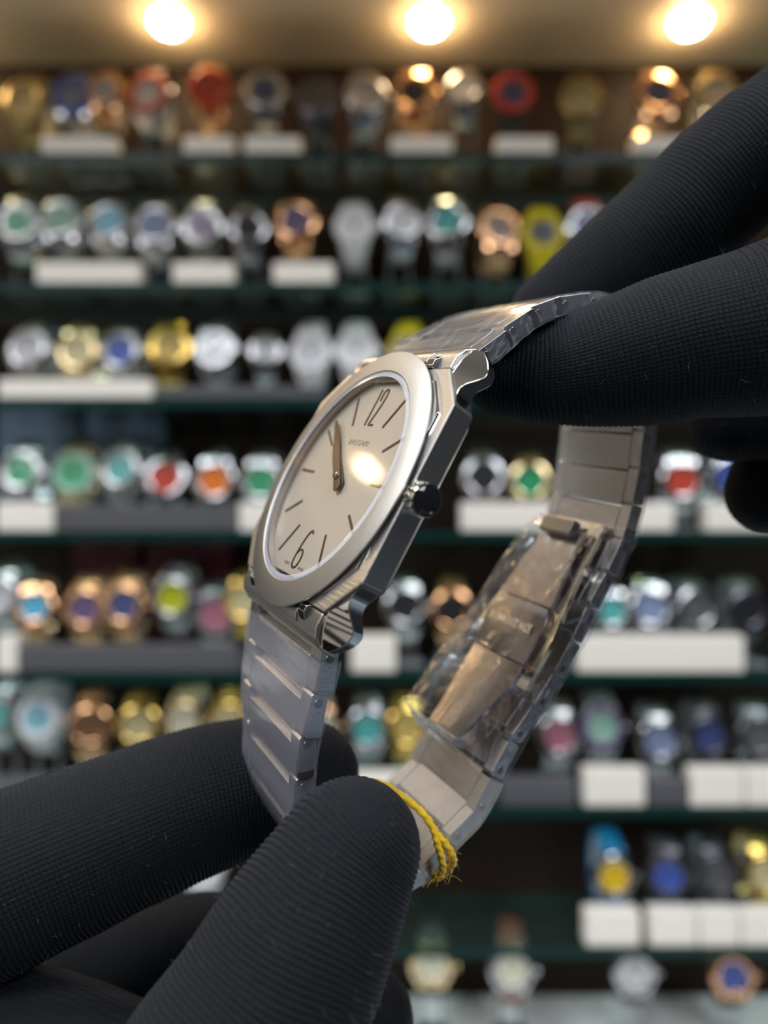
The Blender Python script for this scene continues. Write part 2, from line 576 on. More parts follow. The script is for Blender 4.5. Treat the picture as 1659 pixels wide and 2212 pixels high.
def shelf_watch(row, idx, u, v, mt, dl, strap=None, s=1.0, bez=None, size=None, ztop=None, standmat=None, depth=0.668, tilt=26, yaw=0, total=0):
    z = H + (CY - v) / F * depth
    x = (u - CX) / F * depth
    t = math.radians(tilt)
    R = Matrix.Rotation(math.radians(yaw), 4, 'Z') @ Matrix.Rotation(PI / 2 - t, 4, 'X')
    root = empty('wrist_watch', Matrix.Translation((x, depth, z)) @ R @ Matrix.Scale(s, 4))
    mm = metal(mt)
    bm = metal(bez) if bez in METAL else (princ('bezel_' + bez, DIALS[bez], 0, 0.2) if bez else mm)
    dm = princ('dial_' + dl.replace(' ', '_'), DIALS[dl], 0, 0.45, spec=0.25)
    link('case', part_mesh('case', mm), root)
    link('bezel', part_mesh('bezel', bm), root)
    link('dial', part_mesh('dial', dm), root)
    ink = metal('dark steel') if dl in ('white', 'silver', 'cream', 'light blue', 'yellow', 'lime', 'champagne', 'gold') else metal('steel')
    link('hands', part_mesh('hands', ink), root)
    link('hour_markers', part_mesh('hour_markers', ink), root)
    link('crown', part_mesh('crown', mm), root)
    if strap:
        sm = princ('strap_' + strap.replace(' ', '_'), STRAPS[strap], 0, 0.5)
        link('strap', part_mesh('strap', sm), root)
    else:
        link('bracelet', part_mesh('bracelet', mm), root)
    lb = '%s watch with %s dial%s, %s from left on the %s' % (mt, dl, ' and ' + strap + ' strap' if strap else '', ORD[idx], SHELF_NAME[row])
    tag(root, lb, 'watch', 'watches on the ' + SHELF_NAME[row])
    st = stand(x, depth, ztop, z, t, standmat or ACRYL, s, yaw)
    k = 'white' if standmat is WHITE_ST else 'black' if standmat is BLACK_ST else 'clear'
    tag(st, '%s plastic stand under the watch %s from left on the %s' % (k, ORD[idx], SHELF_NAME[row]), 'watch stand', 'stands on the ' + SHELF_NAME[row])


# row data: (u, v, metal, dial, {options}) in reading order; blocks: (u0, u1, height mm, kind)
ROWS = [
    dict(w=[(55, 215, 'bronze', 'champagne', {}), (160, 210, 'steel', 'grey blue', dict(bez='blue')), (228, 200, 'rose gold', 'silver', dict(s=.85)),
            (322, 205, 'steel', 'white', dict(bez='red')), (455, 195, 'rose gold', 'red', dict(bez='red')), (573, 200, 'steel', 'navy', {}),
            (685, 215, 'dark steel', 'dark grey', {}), (790, 210, 'steel', 'silver', {}), (895, 205, 'rose gold', 'black', {}),
            (1003, 195, 'steel', 'white', dict(s=.85)), (1108, 205, 'black', 'navy', dict(bez='red', strap='black')), (1255, 215, 'bronze', 'champagne', dict(s=.95)),
            (1420, 208, 'rose gold', 'navy', {}), (1548, 205, 'two-tone', 'cream', {})],
         b=[(95, 255, 15, 'w'), (400, 505, 15, 'w'), (530, 650, 15, 'w'), (845, 975, 15, 'w'), (1070, 1192, 15, 'w'), (1365, 1480, 15, 'w')]),
    dict(w=[(42, 482, 'steel', 'green', {}), (135, 475, 'steel', 'pale green', dict(s=1.02)), (237, 480, 'steel', 'light blue', {}),
            (336, 487, 'steel', 'grey blue', dict(s=1.02)), (438, 490, 'steel', 'purple', {}), (537, 493, 'steel', 'black', dict(s=.92)),
            (640, 480, 'rose gold', 'purple', {}), (766, 490, 'white ceramic', 'white', dict(s=.95)), (868, 480, 'steel', 'white', dict(s=.95)),
            (966, 480, 'steel', 'teal', dict(s=1.02)), (1078, 495, 'rose gold', 'brown', dict(s=1.02)), (1172, 505, 'yellow', 'black', dict(strap='yellow rubber')),
            (1268, 490, 'steel', 'navy', dict(strap='red rubber'))],
         b=[(85, 308, 18, 'w'), (378, 508, 18, 'w'), (592, 722, 18, 'w')]),
    dict(w=[(62, 755, 'steel', 'silver', dict(s=1.03)), (170, 762, 'two-tone', 'champagne', {}), (262, 760, 'steel', 'blue', {}),
            (368, 752, 'gold', 'gold', dict(s=1.02)), (466, 755, 'steel', 'dark grey', {}), (574, 760, 'steel', 'silver', dict(s=.8)),
            (672, 762, 'white ceramic', 'silver', {}), (770, 758, 'white ceramic', 'white', {}), (880, 755, 'yellow', 'black', dict(strap='yellow rubber', s=.9))],
         b=[(5, 335, 16, 'w'), (340, 700, 10, 'g')]),
    dict(w=[(48, 1020, 'steel', 'green', dict(s=1.02)), (160, 1022, 'two-tone', 'green', dict(bez='pale green')), (262, 1015, 'steel', 'teal', {}),
            (358, 1035, 'steel', 'red', {}), (464, 1040, 'steel', 'orange', {}), (565, 1042, 'steel', 'green', {}),
            (1045, 1035, 'steel', 'black', {}), (1145, 1042, 'two-tone', 'green', dict(s=.95)), (1472, 1040, 'steel', 'red', {}), (1575, 1030, 'steel', 'blue', {})],
         b=[(0, 122, 24, 'w'), (130, 518, 22, 'g'), (520, 650, 24, 'w'), (995, 1450, 24, 'w'), (1520, 1659, 24, 'w')]),
    dict(w=[(2, 1290, 'steel', 'silver', {}), (76, 1312, 'rose gold', 'sky blue', dict(s=.9)), (185, 1315, 'rose gold', 'purple', {}),
            (270, 1308, 'rose gold', 'navy', {}), (374, 1292, 'steel', 'lime', {}), (466, 1330, 'steel', 'pink and black', dict(bez='dark grey')),
            (530, 1300, 'gold', 'champagne', {}), (875, 1312, 'steel', 'black', {}), (977, 1320, 'rose gold', 'black', {}), (1320, 1320, 'steel', 'teal', dict(s=.9)),
            (1405, 1315, 'steel', 'grey blue', {}), (1503, 1315, 'steel', 'dark grey', {}), (1612, 1318, 'dark steel', 'black', {})],
         b=[(0, 45, 30, 'w'), (48, 520, 22, 'g'), (760, 855, 30, 'w'), (1245, 1600, 30, 'w')]),
    dict(w=[(-8, 1545, 'steel', 'teal', {}), (85, 1550, 'white ceramic', 'light blue', {}), (195, 1570, 'rose gold', 'brown', {}), (300, 1568, 'gold', 'champagne', {}),
            (398, 1560, 'two-tone', 'cream', {}), (495, 1560, 'gold', 'champagne', {}), (690, 1570, 'rose gold', 'cream', {}), (795, 1575, 'steel', 'teal', {}),
            (880, 1572, 'gold', 'gold', {}), (1208, 1590, 'steel', 'pink and black', {}), (1300, 1570, 'steel', 'pale green', dict(bez='purple')),
            (1424, 1600, 'steel', 'grey blue', {}), (1530, 1590, 'dark steel', 'navy', {}), (1640, 1590, 'dark steel', 'dark grey', {})],
         b=[(0, 210, 22, 'g'), (700, 930, 26, 'w'), (1080, 1240, 22, 'g'), (1258, 1388, 30, 'w'), (1395, 1480, 22, 'g'), (1485, 1600, 30, 'w'), (1605, 1700, 30, 'w')]),
    dict(w=[(435, 1865, 'white ceramic', 'silver', {}), (1325, 1892, 'steel', 'yellow', dict(strap='blue rubber', st='w')), (1442, 1892, 'dark steel', 'blue', {}),
            (1548, 1890, 'dark steel', 'dark grey', {}), (1650, 1890, 'gold', 'champagne', {})],
         b=[(330, 500, 26, 'w'), (1262, 1378, 28, 'w'), (1400, 1500, 28, 'w'), (1505, 1590, 28, 'w'), (1595, 1700, 28, 'w')]),
    dict(w=[(932, 2085, 'two-tone', 'cream', dict(strap='black', st='k')), (1105, 2095, 'steel', 'cream', dict(strap='brown leather', st='k', s=1.02)),
            (1370, 2100, 'steel', 'white', dict(strap='black')), (1582, 2105, 'rose gold', 'blue', dict(strap='black'))],
         b=[]),
]
BLOCK_W = princ('block_white', (0.84, 0.80, 0.73), 0, 0.45)
BLOCK_G = princ('riser_grey', (0.085, 0.085, 0.095), 0, 0.45)
DEP = 0.681
for ri, row in enumerate(ROWS):
    zs = SHELF_Z[ri] if ri < 7 else BASE_Z
    wi = {'w': 0, 'g': 0}
    spans = []
    for (u0, u1, hh, kind) in row['b']:
        x0, x1 = (u0 - CX) / F * 0.655, (u1 - CX) / F * 0.655
        hm = hh / 1000
        b = MB().box(x0, x1, 0.648, 0.664, H + zs, H + zs + hm).build('display_block' if kind == 'w' else 'display_riser', BLOCK_W if kind == 'w' else BLOCK_G, smooth=False, bevel=0.0012)
        spans.append((u0, u1, hm))
        if kind == 'w':
            tag(b, 'white display block, %s white one from left on the %s' % (ORD[wi['w']], SHELF_NAME[ri]), 'display block', 'white blocks on the shelves')
        else:
            tag(b, 'dark grey riser board, %s grey one from left on the %s' % (ORD[wi['g']], SHELF_NAME[ri]), 'riser', 'grey risers on the shelves')
        wi[kind] += 1
    for i, (u, v, mt, dl, op) in enumerate(row['w']):
        zt = H + zs
        op = dict(op)
        st = {'w': WHITE_ST, 'k': BLACK_ST, None: None}[op.pop('st', None)]
        shelf_watch(ri, i, u, v, mt, dl, ztop=zt, standmat=st, depth=DEP + random.uniform(-.002, .002), yaw=random.uniform(-9, 9), tilt=random.uniform(5, 12), **op)


for ri in range(7):                              # unseen blocks added along the cabinet's left to brighten the steel's reflections
    zs = SHELF_Z[ri]
    for k in range(3):
        x0 = -0.58 - 0.24 * k
        b = MB().box(x0 - 0.20, x0, 0.648, 0.664, H + zs, H + zs + 0.026).build('display_block', BLOCK_W, smooth=False, bevel=0.0012)
        tag(b, 'white display block on the %s, %s added past the left edge' % (SHELF_NAME[ri], ORD[k]), 'display block', 'white blocks on the shelves')
for k in range(8):  # unseen gold watches added for golden reflections in the dial
    mt, dl = [('rose gold', 'brown'), ('gold', 'champagne'), ('two-tone', 'cream'), ('rose gold', 'black')][k % 4]
    u = -190 - 135 * k
    d = DEP
    zt = H + SHELF_Z[0]
    before = set(bpy.data.objects)
    shelf_watch(0, k, u, 205, mt, dl, ztop=zt, depth=d, yaw=random.uniform(-8, 8), tilt=9)
    for o in set(bpy.data.objects) - before:
        if o.name.startswith('wrist_watch'):
            o['label'] = '%s watch with %s dial on the top shelf, %s added past the left edge' % (mt, dl, ORD[k])
        elif o.name.startswith('watch_stand'):
            o['label'] = 'clear plastic stand on the top shelf, %s added past the left edge' % ORD[k]


def back_box(u0, u1, v0, v1, row, mat, label, cat='box'):
    zs = H + SHELF_Z[row]
    d = 0.735
    x0, x1 = (u0 - CX) / F * d, (u1 - CX) / F * d
    zt = H + (CY - v0) / F * d
    r = empty('watch_box', Matrix.Translation(((x0 + x1) / 2, 0.7395, zs)))
    w = (x1 - x0) / 2
    h = zt - zs
    MB().box(-w, w, -0.008, 0.014, 0, h * 0.6).build('box_body', mat, r, bevel=0.002)
    MB().box(-w - .001, w + .001, -0.009, 0.015, h * 0.6 + .0006, h).build('lid', mat, r, bevel=0.003)
    tag(r, label, cat)


back_box(0, 172, 888, 0, 3, princ('box_blue_grey', (0.13, 0.18, 0.28), 0, 0.5), 'blue grey watch box behind the leftmost green watches')
back_box(188, 355, 888, 0, 3, princ('box_blue_grey', (0.13, 0.18, 0.28), 0, 0.5), 'blue grey watch box behind the red dial watch')
back_box(160, 300, 1172, 0, 4, princ('box_maroon', (0.09, 0.006, 0.014), 0, 0.4), 'dark maroon watch box behind the rose gold watches')
back_box(320, 500, 1172, 0, 4, princ('box_maroon', (0.09, 0.006, 0.014), 0, 0.4), 'dark maroon watch box behind the lime dial watch')

# ------------------------------------------------------------------ the held watch (mm, x to 3 o'clock, y to 12, z out of the dial)
RW = [[0.46038507, 0.45693969, -0.76108587], [-0.13014369, 0.88282794, 0.45130639], [0.87812767, -0.1087242, 0.46590862]]
TW = (-5.82354089, 4.53816793, -102.10330282)
WMAT = Matrix(((RW[0][0], RW[0][1], RW[0][2], TW[0] / 1000),
               (-RW[2][0], -RW[2][1], -RW[2][2], -TW[2] / 1000),
               (RW[1][0], RW[1][1], RW[1][2], TW[1] / 1000 + H),
               (0, 0, 0, 1)))
MM = 0.001
hero = empty('held_watch', WMAT)
tag(hero, 'thin octagonal steel bracelet watch with cream dial held between black gloved fingers', 'watch')


def hb(mb, name, mat, parent=hero, bevel=0.0, segs=2, sharp=35, smooth=True):
    return mb.build(name, mat, parent, MM, bevel=bevel * MM, segs=segs, sharp=sharp, smooth=smooth)


def octa(k, ax=19.2, ay=11.2, bx=14.2, by=16.1):
    p = [(ax, -ay), (ax, ay), (bx, by), (-bx, by), (-ax, ay), (-ax, -ay), (-bx, -by), (bx, -by)]
    return [(a * k, b * k) for a, b in p]


def frustum(p0, z0, p1, z1):
    n = len(p0)
    v = [(a, b, z0) for a, b in p0] + [(a, b, z1) for a, b in p1]
    f = [tuple(range(n))[::-1], tuple(range(n, 2 * n))] + [(i, (i + 1) % n, n + (i + 1) % n, n + i) for i in range(n)]
    return MB().add(v, f)


def rad_at(poly, a):
    d = Vector((math.cos(a), math.sin(a)))
    n = len(poly)
    for i in range(n):
        p, q = Vector(poly[i]), Vector(poly[(i + 1) % n])
        e = q - p
        den = d.x * e.y - d.y * e.x
        if abs(den) < 1e-9:
            continue
        t = (p.x * e.y - p.y * e.x) / den
        u = (p.x * d.y - p.y * d.x) / den
        if t > 0 and -1e-6 <= u <= 1 + 1e-6:
            return t
    return 1.0


def ring_frustum(p0, z0, p1, z1, hole):
    """octagonal slab with a round opening for the dial"""
    angs = sorted(set([round(2 * PI * i / 120, 6) for i in range(120)] + [round(math.atan2(b, a) % (2 * PI), 6) for a, b in p1]))
    v = []
    for a in angs:
        c, s_ = math.cos(a), math.sin(a)
        r0, r1 = rad_at(p0, a), rad_at(p1, a)
        v += [(hole * c, hole * s_, z0), (r0 * c, r0 * s_, z0), (r1 * c, r1 * s_, z1), (hole * c, hole * s_, z1)]
    n = len(angs)
    f = []
    for i in range(n):
        j = (i + 1) % n
        for k in range(4):
            k2 = (k + 1) % 4
            f.append((i * 4 + k, i * 4 + k2, j * 4 + k2, j * 4 + k))
    return MB().add(v, f)


case = hb(ring_frustum(octa(0.99), -2.8, octa(1.0), 0.30, 15.4), 'case', STEEL_B, bevel=0.05, segs=2)
hb(ring_frustum(octa(0.995), 0.28, octa(0.992), 0.36, 15.6), 'case_top', STEEL_PLATE, case, bevel=0.03)
hb(frustum(octa(0.90), -4.1, octa(0.97), -2.75), 'case_back', STEEL_B, case, bevel=0.2)
hb(ring_frustum(octa(0.895), 0.34, octa(0.889), 0.64, 15.6), 'polished_step', STEEL_P, case, bevel=0.08)
hb(MB().lathe([(18.2, 0.6), (18.2, 0.80), (17.0, 0.80)], 128), 'polished_ring', STEEL_P, case)
bezel = hb(MB().lathe([(15.5, 0.8), (15.5, 1.42), (15.62, 1.50), (18.60, 1.20), (18.78, 1.08), (18.78, 0.86), (18.6, 0.74), (17, 0.72)], 160), 'bezel', STEEL_SAND, sharp=30)
crystal = hb(MB().lathe([(0.02, 1.46), (14.75, 1.46)], 128), 'crystal', CRYSTAL)
hb(MB().lathe([(14.75, 1.46), (15.30, 1.44), (15.50, 1.36), (15.50, 1.0), (14.9, 1.0)], 128), 'crystal_rim', CRYSTAL_RIM, crystal)
dial = hb(MB().lathe([(0.02, 0), (15.15, 0)], 128), 'dial', DIAL)
hb(MB().lathe([(15.15, -0.05), (15.1, 0.15), (14.95, 1.05), (15.5, 1.05)], 128), 'flange', princ('flange_steel', (0.55, 0.50, 0.46), 1.0, 0.28), dial)


def ribbon(path, w, z0=0.0, z1=0.10):
    """flat stroke of width w along a 2D path"""
    L, R_ = [], []
    n = len(path)
    for i, p in enumerate(path):
        a, b = path[max(0, i - 1)], path[min(n - 1, i + 1)]
        t = Vector((b[0] - a[0], b[1] - a[1])).normalized()
        nx, ny = -t.y * w / 2, t.x * w / 2
        L.append((p[0] + nx, p[1] + ny))
        R_.append((p[0] - nx, p[1] - ny))
    v = [(a, b, z1) for a, b in L] + [(a, b, z1) for a, b in R_] + [(a, b, z0) for a, b in L] + [(a, b, z0) for a, b in R_]
    f = []
    for i in range(n - 1):
        f += [(n + i, n + i + 1, i + 1, i), (i, i + 1, 2 * n + i + 1, 2 * n + i), (n + i + 1, n + i, 3 * n + i, 3 * n + i + 1)]
    f += [(n, 0, 2 * n, 3 * n), (n - 1, 2 * n - 1, 4 * n - 1, 3 * n - 1)]
    return v, f


for k in (1, 2, 3, 4, 5, 7, 8, 9, 10, 11):
    a = math.radians(90 - 30 * k)
    c, s = math.cos(a), math.sin(a)
    ro = 14.0 if k in (1, 5, 7, 11) else 13.4
    hb(MB().add(*ribbon([(9.0 * c, 9.0 * s), (ro * c, ro * s)], 0.36)), 'hour_marker', INK, dial)
m12 = MB()
m12.add(*ribbon([(-0.95, 13.5), (-0.95, 7.95)], 0.27))
m12.add(*ribbon(catmull([(0.02, 11.7), (0.02, 12.8), (0.22, 13.3), (0.62, 13.5), (1.02, 13.3), (1.18, 12.7), (1.1, 11.6), (0.75, 10.2), (0.35, 8.9), (0.12, 8.1)], 6), 0.27))
m12.add(*ribbon([(0.02, 8.08), (1.42, 8.08)], 0.27))
hb(m12, 'numeral', INK, dial)
m6 = MB()
m6.add(*ribbon(catmull([(0.85, -8.3), (0.6, -8.0), (0.2, -7.95), (-0.3, -8.5), (-0.75, -9.9), (-0.95, -11.3), (-0.95, -12.4), (-0.65, -13.1), (0, -13.35), (0.65, -13.1), (0.95, -12.4),
                        (0.9, -11.5), (0.55, -10.9), (0, -10.75), (-0.55, -10.95), (-0.85, -11.4)], 6), 0.27))
hb(m6, 'numeral', INK, dial)


def text_mesh(name, body, size, mat, parent, loc, sx=1.0, rot=None, extrude=0.00002, bold=0.0):
    cu = bpy.data.curves.new(name, 'FONT')
    cu.body = body
    cu.size = size
    cu.align_x = 'CENTER'
    cu.align_y = 'CENTER'
    cu.extrude = extrude
    cu.offset = bold * size
    t = bpy.data.objects.new(name + '_tmp', cu)
    COL.objects.link(t)
    dg = bpy.context.evaluated_depsgraph_get()
    me = bpy.data.meshes.new_from_object(t.evaluated_get(dg))
    bpy.data.objects.remove(t)
    me.name = name
    me.materials.clear()
    me.materials.append(mat)
    o = bpy.data.objects.new(name, me)
    COL.objects.link(o)
    o.parent = parent
    mt = Matrix.Translation(loc) @ (rot or Matrix.Identity(4)) @ Matrix.Diagonal((sx, 1, 1, 1))
    o.matrix_local = mt
    return o


text_mesh('dial_lettering', 'BVLGARI', 1.15 * MM, PRINT, dial, (0, 5.3 * MM, 0.03 * MM), 1.35)
text_mesh('dial_lettering', 'SWISS', 0.62 * MM, PRINT, dial, (-2.5 * MM, -13.15 * MM, 0.03 * MM), 1.1)
text_mesh('dial_lettering', 'MADE', 0.62 * MM, PRINT, dial, (2.4 * MM, -13.1 * MM, 0.03 * MM), 1.1)


def hand(name, ang, L, w, tail, z):
    a = math.radians(90 - ang)
    t = Vector((math.cos(a), math.sin(a)))
    nrm = Vector((-t.y, t.x))
    mb = MB()
    out = []
    for k in range(9):
        b = PI / 2 + PI * k / 8
        out.append(t * (-tail + w * 0.5 + math.cos(b) * w * 0.5) + nrm * (math.sin(b) * w * 0.5))
    out += [t * (L * 0.62) - nrm * w * 0.42, t * (L * 0.93) - nrm * w * 0.25, t * L, t * (L * 0.93) + nrm * w * 0.25, t * (L * 0.62) + nrm * w * 0.42]
    n = len(out)
    c = [0.72 * p for p in out]
    v = [(p.x, p.y, z) for p in out] + [(p.x, p.y, z + 0.10) for p in out]
    f = [tuple(range(n))[::-1], tuple(range(n, 2 * n))] + [(i, (i + 1) % n, n + (i + 1) % n, n + i) for i in range(n)]
    return hb(mb.add(v, f), name, INK, hero, bevel=0.03)


hand('hour_hand', -53, 8.4, 1.9, 2.7, 0.35)
hand('minute_hand', -49, 12.6, 1.45, 2.9, 0.55)
hb(MB().lathe([(0.02, 0.95), (0.5, 0.92), (0.6, 0.8), (0.6, 0.3)], 24), 'hand_pinion', STEEL_P)

# crown with notches and a faceted black cabochon
cr = MB()
seg = 96
prof = [(1.0, 18.9), (1.15, 19.5), (1.35, 19.7), (1.80, 19.9), (1.98, 20.2), (2.0, 21.3), (1.98, 21.75), (1.86, 21.98), (1.66, 22.0), (1.60, 21.85)]
v, f = [], []
for i in range(seg):
    a = 2 * PI * i / seg
    g = 0.5 + 0.5 * math.cos(a * 14)
    g = min(1, max(0, g * 1.6 - 0.3))
    for k, (r, h) in enumerate(prof):
        rr = r - (0.20 * (1 - g) if 3 <= k <= 5 else 0)
        v.append((h, -0.2 + rr * math.cos(a), -0.6 + rr * math.sin(a)))
m = len(prof)
for i in range(seg):
    j = (i + 1) % seg
    for t in range(m - 1):
        f.append((i * m + t, j * m + t, j * m + t + 1, i * m + t + 1))
crown = hb(MB().add(v, f), 'crown', STEEL_P, sharp=40)
cab = MB()
n = 10
v = [(22.14, -0.2, -0.6)]
for r, h, o in ((0.72, 22.13, 0), (1.24, 22.06, .5), (1.62, 21.90, 0)):
    v += [(h, -0.2 + r * math.cos(2 * PI * (i + o) / n), -0.6 + r * math.sin(2 * PI * (i + o) / n)) for i in range(n)]
f = [(0, 1 + i, 1 + (i + 1) % n) for i in range(n)]
for ring in range(2):
    a, b = 1 + ring * n, 1 + (ring + 1) * n
    for i in range(n):
        j = (i + 1) % n
        if ring == 0:
            f += [(a + i, b + i, a + j), (a + j, b + i, b + j)]
        else:
            f += [(a + i, b + i, b + j), (a + i, b + j, a + j)]
tag(hb(cab.add(v, f), 'cabochon', CERAMIC, crown, smooth=False), 'faceted black crown cap')

# four lugs
LUG = [(11.6, .12, 18.7, .02, -2.7), (13.2, .12, 17.4, -.25, -2.6), (14.5, .06, 17.2, -.75, -2.75), (15.6, -.06, 17.2, -1.8, -3.55), (16.7, -.22, 17.2, -2.75, -4.15),
       (17.8, -.50, 16.9, -2.85, -4.05), (18.9, -.95, 16.2, -2.6, -3.5), (19.9, -1.55, 15.2, -2.25, -2.9)]
for sx in (1, -1):
    for sy in (1, -1):
        v, f = [], []
        for (y, nt, xo, ne, nb) in catmull(LUG, 3):
            v += [(sx * 13.85, sy * y, nt), (sx * 14.5, sy * y, nt), (sx * xo, sy * y, ne), (sx * xo, sy * y, nb), (sx * 13.85, sy * y, nb)]
        n = len(v) // 5
        for i in range(n - 1):
            for k in range(5):
                k2 = (k + 1) % 5
                f.append((i * 5 + k, i * 5 + k2, i * 5 + 5 + k2, i * 5 + 5 + k))
        f += [(0, 1, 2, 3, 4), tuple((n - 1) * 5 + k for k in (4, 3, 2, 1, 0))]
        if sx * sy > 0:
            f = [q[::-1] for q in f]
        hb(MB().add(v, f), 'lug', STEEL_P, bevel=0.10, segs=2, sharp=28)

# end links with raised bar and corner tabs
for sy in (1, -1):
    poly = [(16.3, 0.05), (18.1, 0.0), (19.4, -0.6), (20.3, -1.9), (20.5, -3.9), (16.5, -3.9)]
    p2 = [(sy * a, b) for a, b in poly]
    e = hb(MB().prism(p2 if sy > 0 else p2[::-1], 'x', -13.75, 13.75), 'end_link', STEEL_B, bevel=0.25, segs=3)
    poly = [(16.9, 0.0), (17.3, 0.35), (18.0, 0.35), (18.9, -0.05), (18.9, -1.0), (16.9, -1.0)]
    p2 = [(sy * a, b) for a, b in poly]
    hb(MB().prism(p2 if sy > 0 else p2[::-1], 'x', -7.8, 7.8), 'raised_bar', STEEL_B, e, bevel=0.12)
    for sx in (1, -1):
        poly = [(15.9, -0.1), (16.5, 0.72), (17.3, 0.72), (18.3, -0.1)]
        p2 = [(sy * a, b) for a, b in poly]
        hb(MB().prism(p2 if sy > 0 else p2[::-1], 'x', *sorted((sx * 8.5, sx * 10.4))), 'corner_tab', STEEL_P, e, bevel=0.10)

# bracelet: a closed loop of links along this outer profile (y, z)
PATH = [(20.2, -1.9), (22, -3.3), (27.2, -5.8), (32, -9), (36, -13), (39.4, -17.6), (41.3, -22.5), (40.8, -28), (36.5, -33.2), (29.2, -37.8), (22, -41.1), (14.8, -43.2), (9, -43.6),
        (2.3, -43.2), (-6.2, -43.0), (-9.6, -42.7), (-14.7, -42), (-19.3, -41), (-25.5, -40.4), (-28.7, -40.5), (-33.3, -40), (-37.6, -38), (-42.4, -36), (-45.2, -34.2),
        (-47.8, -30.5), (-48.6, -25.5), (-47, -19.5), (-44, -14.5), (-40.6, -11.4), (-37, -9.6), (-32.1, -6.85), (-26.4, -4.7), (-21.8, -2.95), (-20.2, -1.9)]
DP = catmull(PATH, 20)
ARC = [0.0]
for a, b in zip(DP, DP[1:]):
    ARC.append(ARC[-1] + math.hypot(b[0] - a[0], b[1] - a[1]))
TOTAL = ARC[-1]


def at(s):
    s = max(0, min(TOTAL, s))
    lo, hi = 0, len(ARC) - 1
    while hi - lo > 1:
        mid = (lo + hi) // 2
        if ARC[mid] <= s:
            lo = mid
        else:
            hi = mid
    t = (s - ARC[lo]) / max(1e-9, ARC[hi] - ARC[lo])
    p = Vector((DP[lo][0] + (DP[hi][0] - DP[lo][0]) * t, DP[lo][1] + (DP[hi][1] - DP[lo][1]) * t))
    i0, i1 = max(0, lo - 6), min(len(DP) - 1, hi + 6)
    tg = Vector((DP[i1][0] - DP[i0][0], DP[i1][1] - DP[i0][1])).normalized()
    return p, tg, Vector((-tg.y, tg.x))


def halfw(s):
    d = min(s, TOTAL - s)
    pts = [(0, 13.7), (6, 12.7), (12, 11.4), (18, 10.2), (26, 9.3), (36, 9.0), (500, 9.0)]
    for (a, b), (c, e) in zip(pts, pts[1:]):
        if d <= c:
            return b + (e - b) * (d - a) / (c - a)
    return 9.0


def link_mesh(w, p):
    """one bracelet link: two side ears and a centre block shifted along, with a ramped leading edge; s along, h outward"""
    mb = MB()
    g = 0.11
    for sx in (1, -1):
        a, b = sorted((sx * w * 0.765, sx * w))
        poly = [(-p / 2 + g, -0.35), (-p / 2 + g + .3, 0), (p / 2 - g - .3, 0), (p / 2 - g, -0.35), (p / 2 - g, -1.8), (p / 2 - g - .32, -2.25), (-p / 2 + g + .32, -2.25), (-p / 2 + g, -1.8)]
        mb.prism(poly[::-1], 'x', a, b)
    s0, s1 = -p / 2 + 0.85, p / 2 + 0.25
    poly = [(s0, -1.05), (s0 + 0.35, -0.95), (s0 + 0.95, -0.03), (s1 - .12, -0.03), (s1, -0.15), (s1, -2.1), (s1 - .12, -2.22), (s0 + .1, -2.22), (s0, -2.1)]
    mb.prism(poly[::-1], 'x', -w * 0.745, w * 0.745)
    mb.box(-w * 0.8, w * 0.8, -0.9, 1.0, -1.9, -0.55)
    return mb


NL = round(TOTAL / 5.65)
PITCH = TOTAL / NL
pin_me = MB().lathe([(0.02, 0.06), (0.50, 0.06), (0.55, 0.0), (0.55, -0.4)], 20, axis='z').data('pin', STEEL_DARK, MM)
for i in range(NL):
    sc = (i + 0.5) * PITCH
    p, t, o = at(sc)
    first = sc < TOTAL * 0.47
    w = halfw(sc)
    sg = 1 if first else -1
    M4 = Matrix(((sg, 0, 0, 0), (0, sg * t.x, o.x, p.x * MM), (0, sg * t.y, o.y, p.y * MM), (0, 0, 0, 1)))
    me = link_mesh(w, PITCH).data('bracelet_link', STEEL_LINK, MM)
    L_ = link('bracelet_link', me, hero, M4, bevel=0.07 * MM, segs=2)
    pm = Matrix.Translation(((sg * w) * MM, -1.6 * MM, -1.15 * MM)) @ Matrix.Rotation(sg * PI / 2, 4, 'Y')
    link('pin', pin_me, L_, pm)

# folding clasp on the inner side of the back
def blade(name, pts, th, mat, parent=hero, arch=0.0):
    """pts: (y, z, halfwidth) along; plate th thick, inner face on top (+z)"""
    P = catmull(pts, 6)
    v, f = [], []
    m = 7
    for (y, z, hw) in P:
        for k in range(m):
            q = -1 + 2 * k / (m - 1)
            v.append((q * hw, y, z - arch * q * q))
        for k in range(m):
            q = -1 + 2 * k / (m - 1)
            v.append((q * hw, y, z - th - arch * q * q))
    n = len(P)
    r = 2 * m
    for i in range(n - 1):
        for k in range(m - 1):
            a = i * r + k
            f.append((a, a + r, a + r + 1, a + 1))
            f.append((a + m, a + m + 1, a + m + r + 1, a + m + r))
        a = i * r
        f.append((a, a + m, a + m + r, a + r))
        a = i * r + m - 1
        f.append((a, a + r, a + r + m, a + m))
    f.append(tuple(range(0, m)) + tuple(range(2 * m - 1, m - 1, -1)))
    e = (n - 1) * r
    f.append((tuple(range(e, e + m)) + tuple(range(e + 2 * m - 1, e + m - 1, -1)))[::-1])
    return hb(MB().add(v, f), name, mat, parent, bevel=0.12)


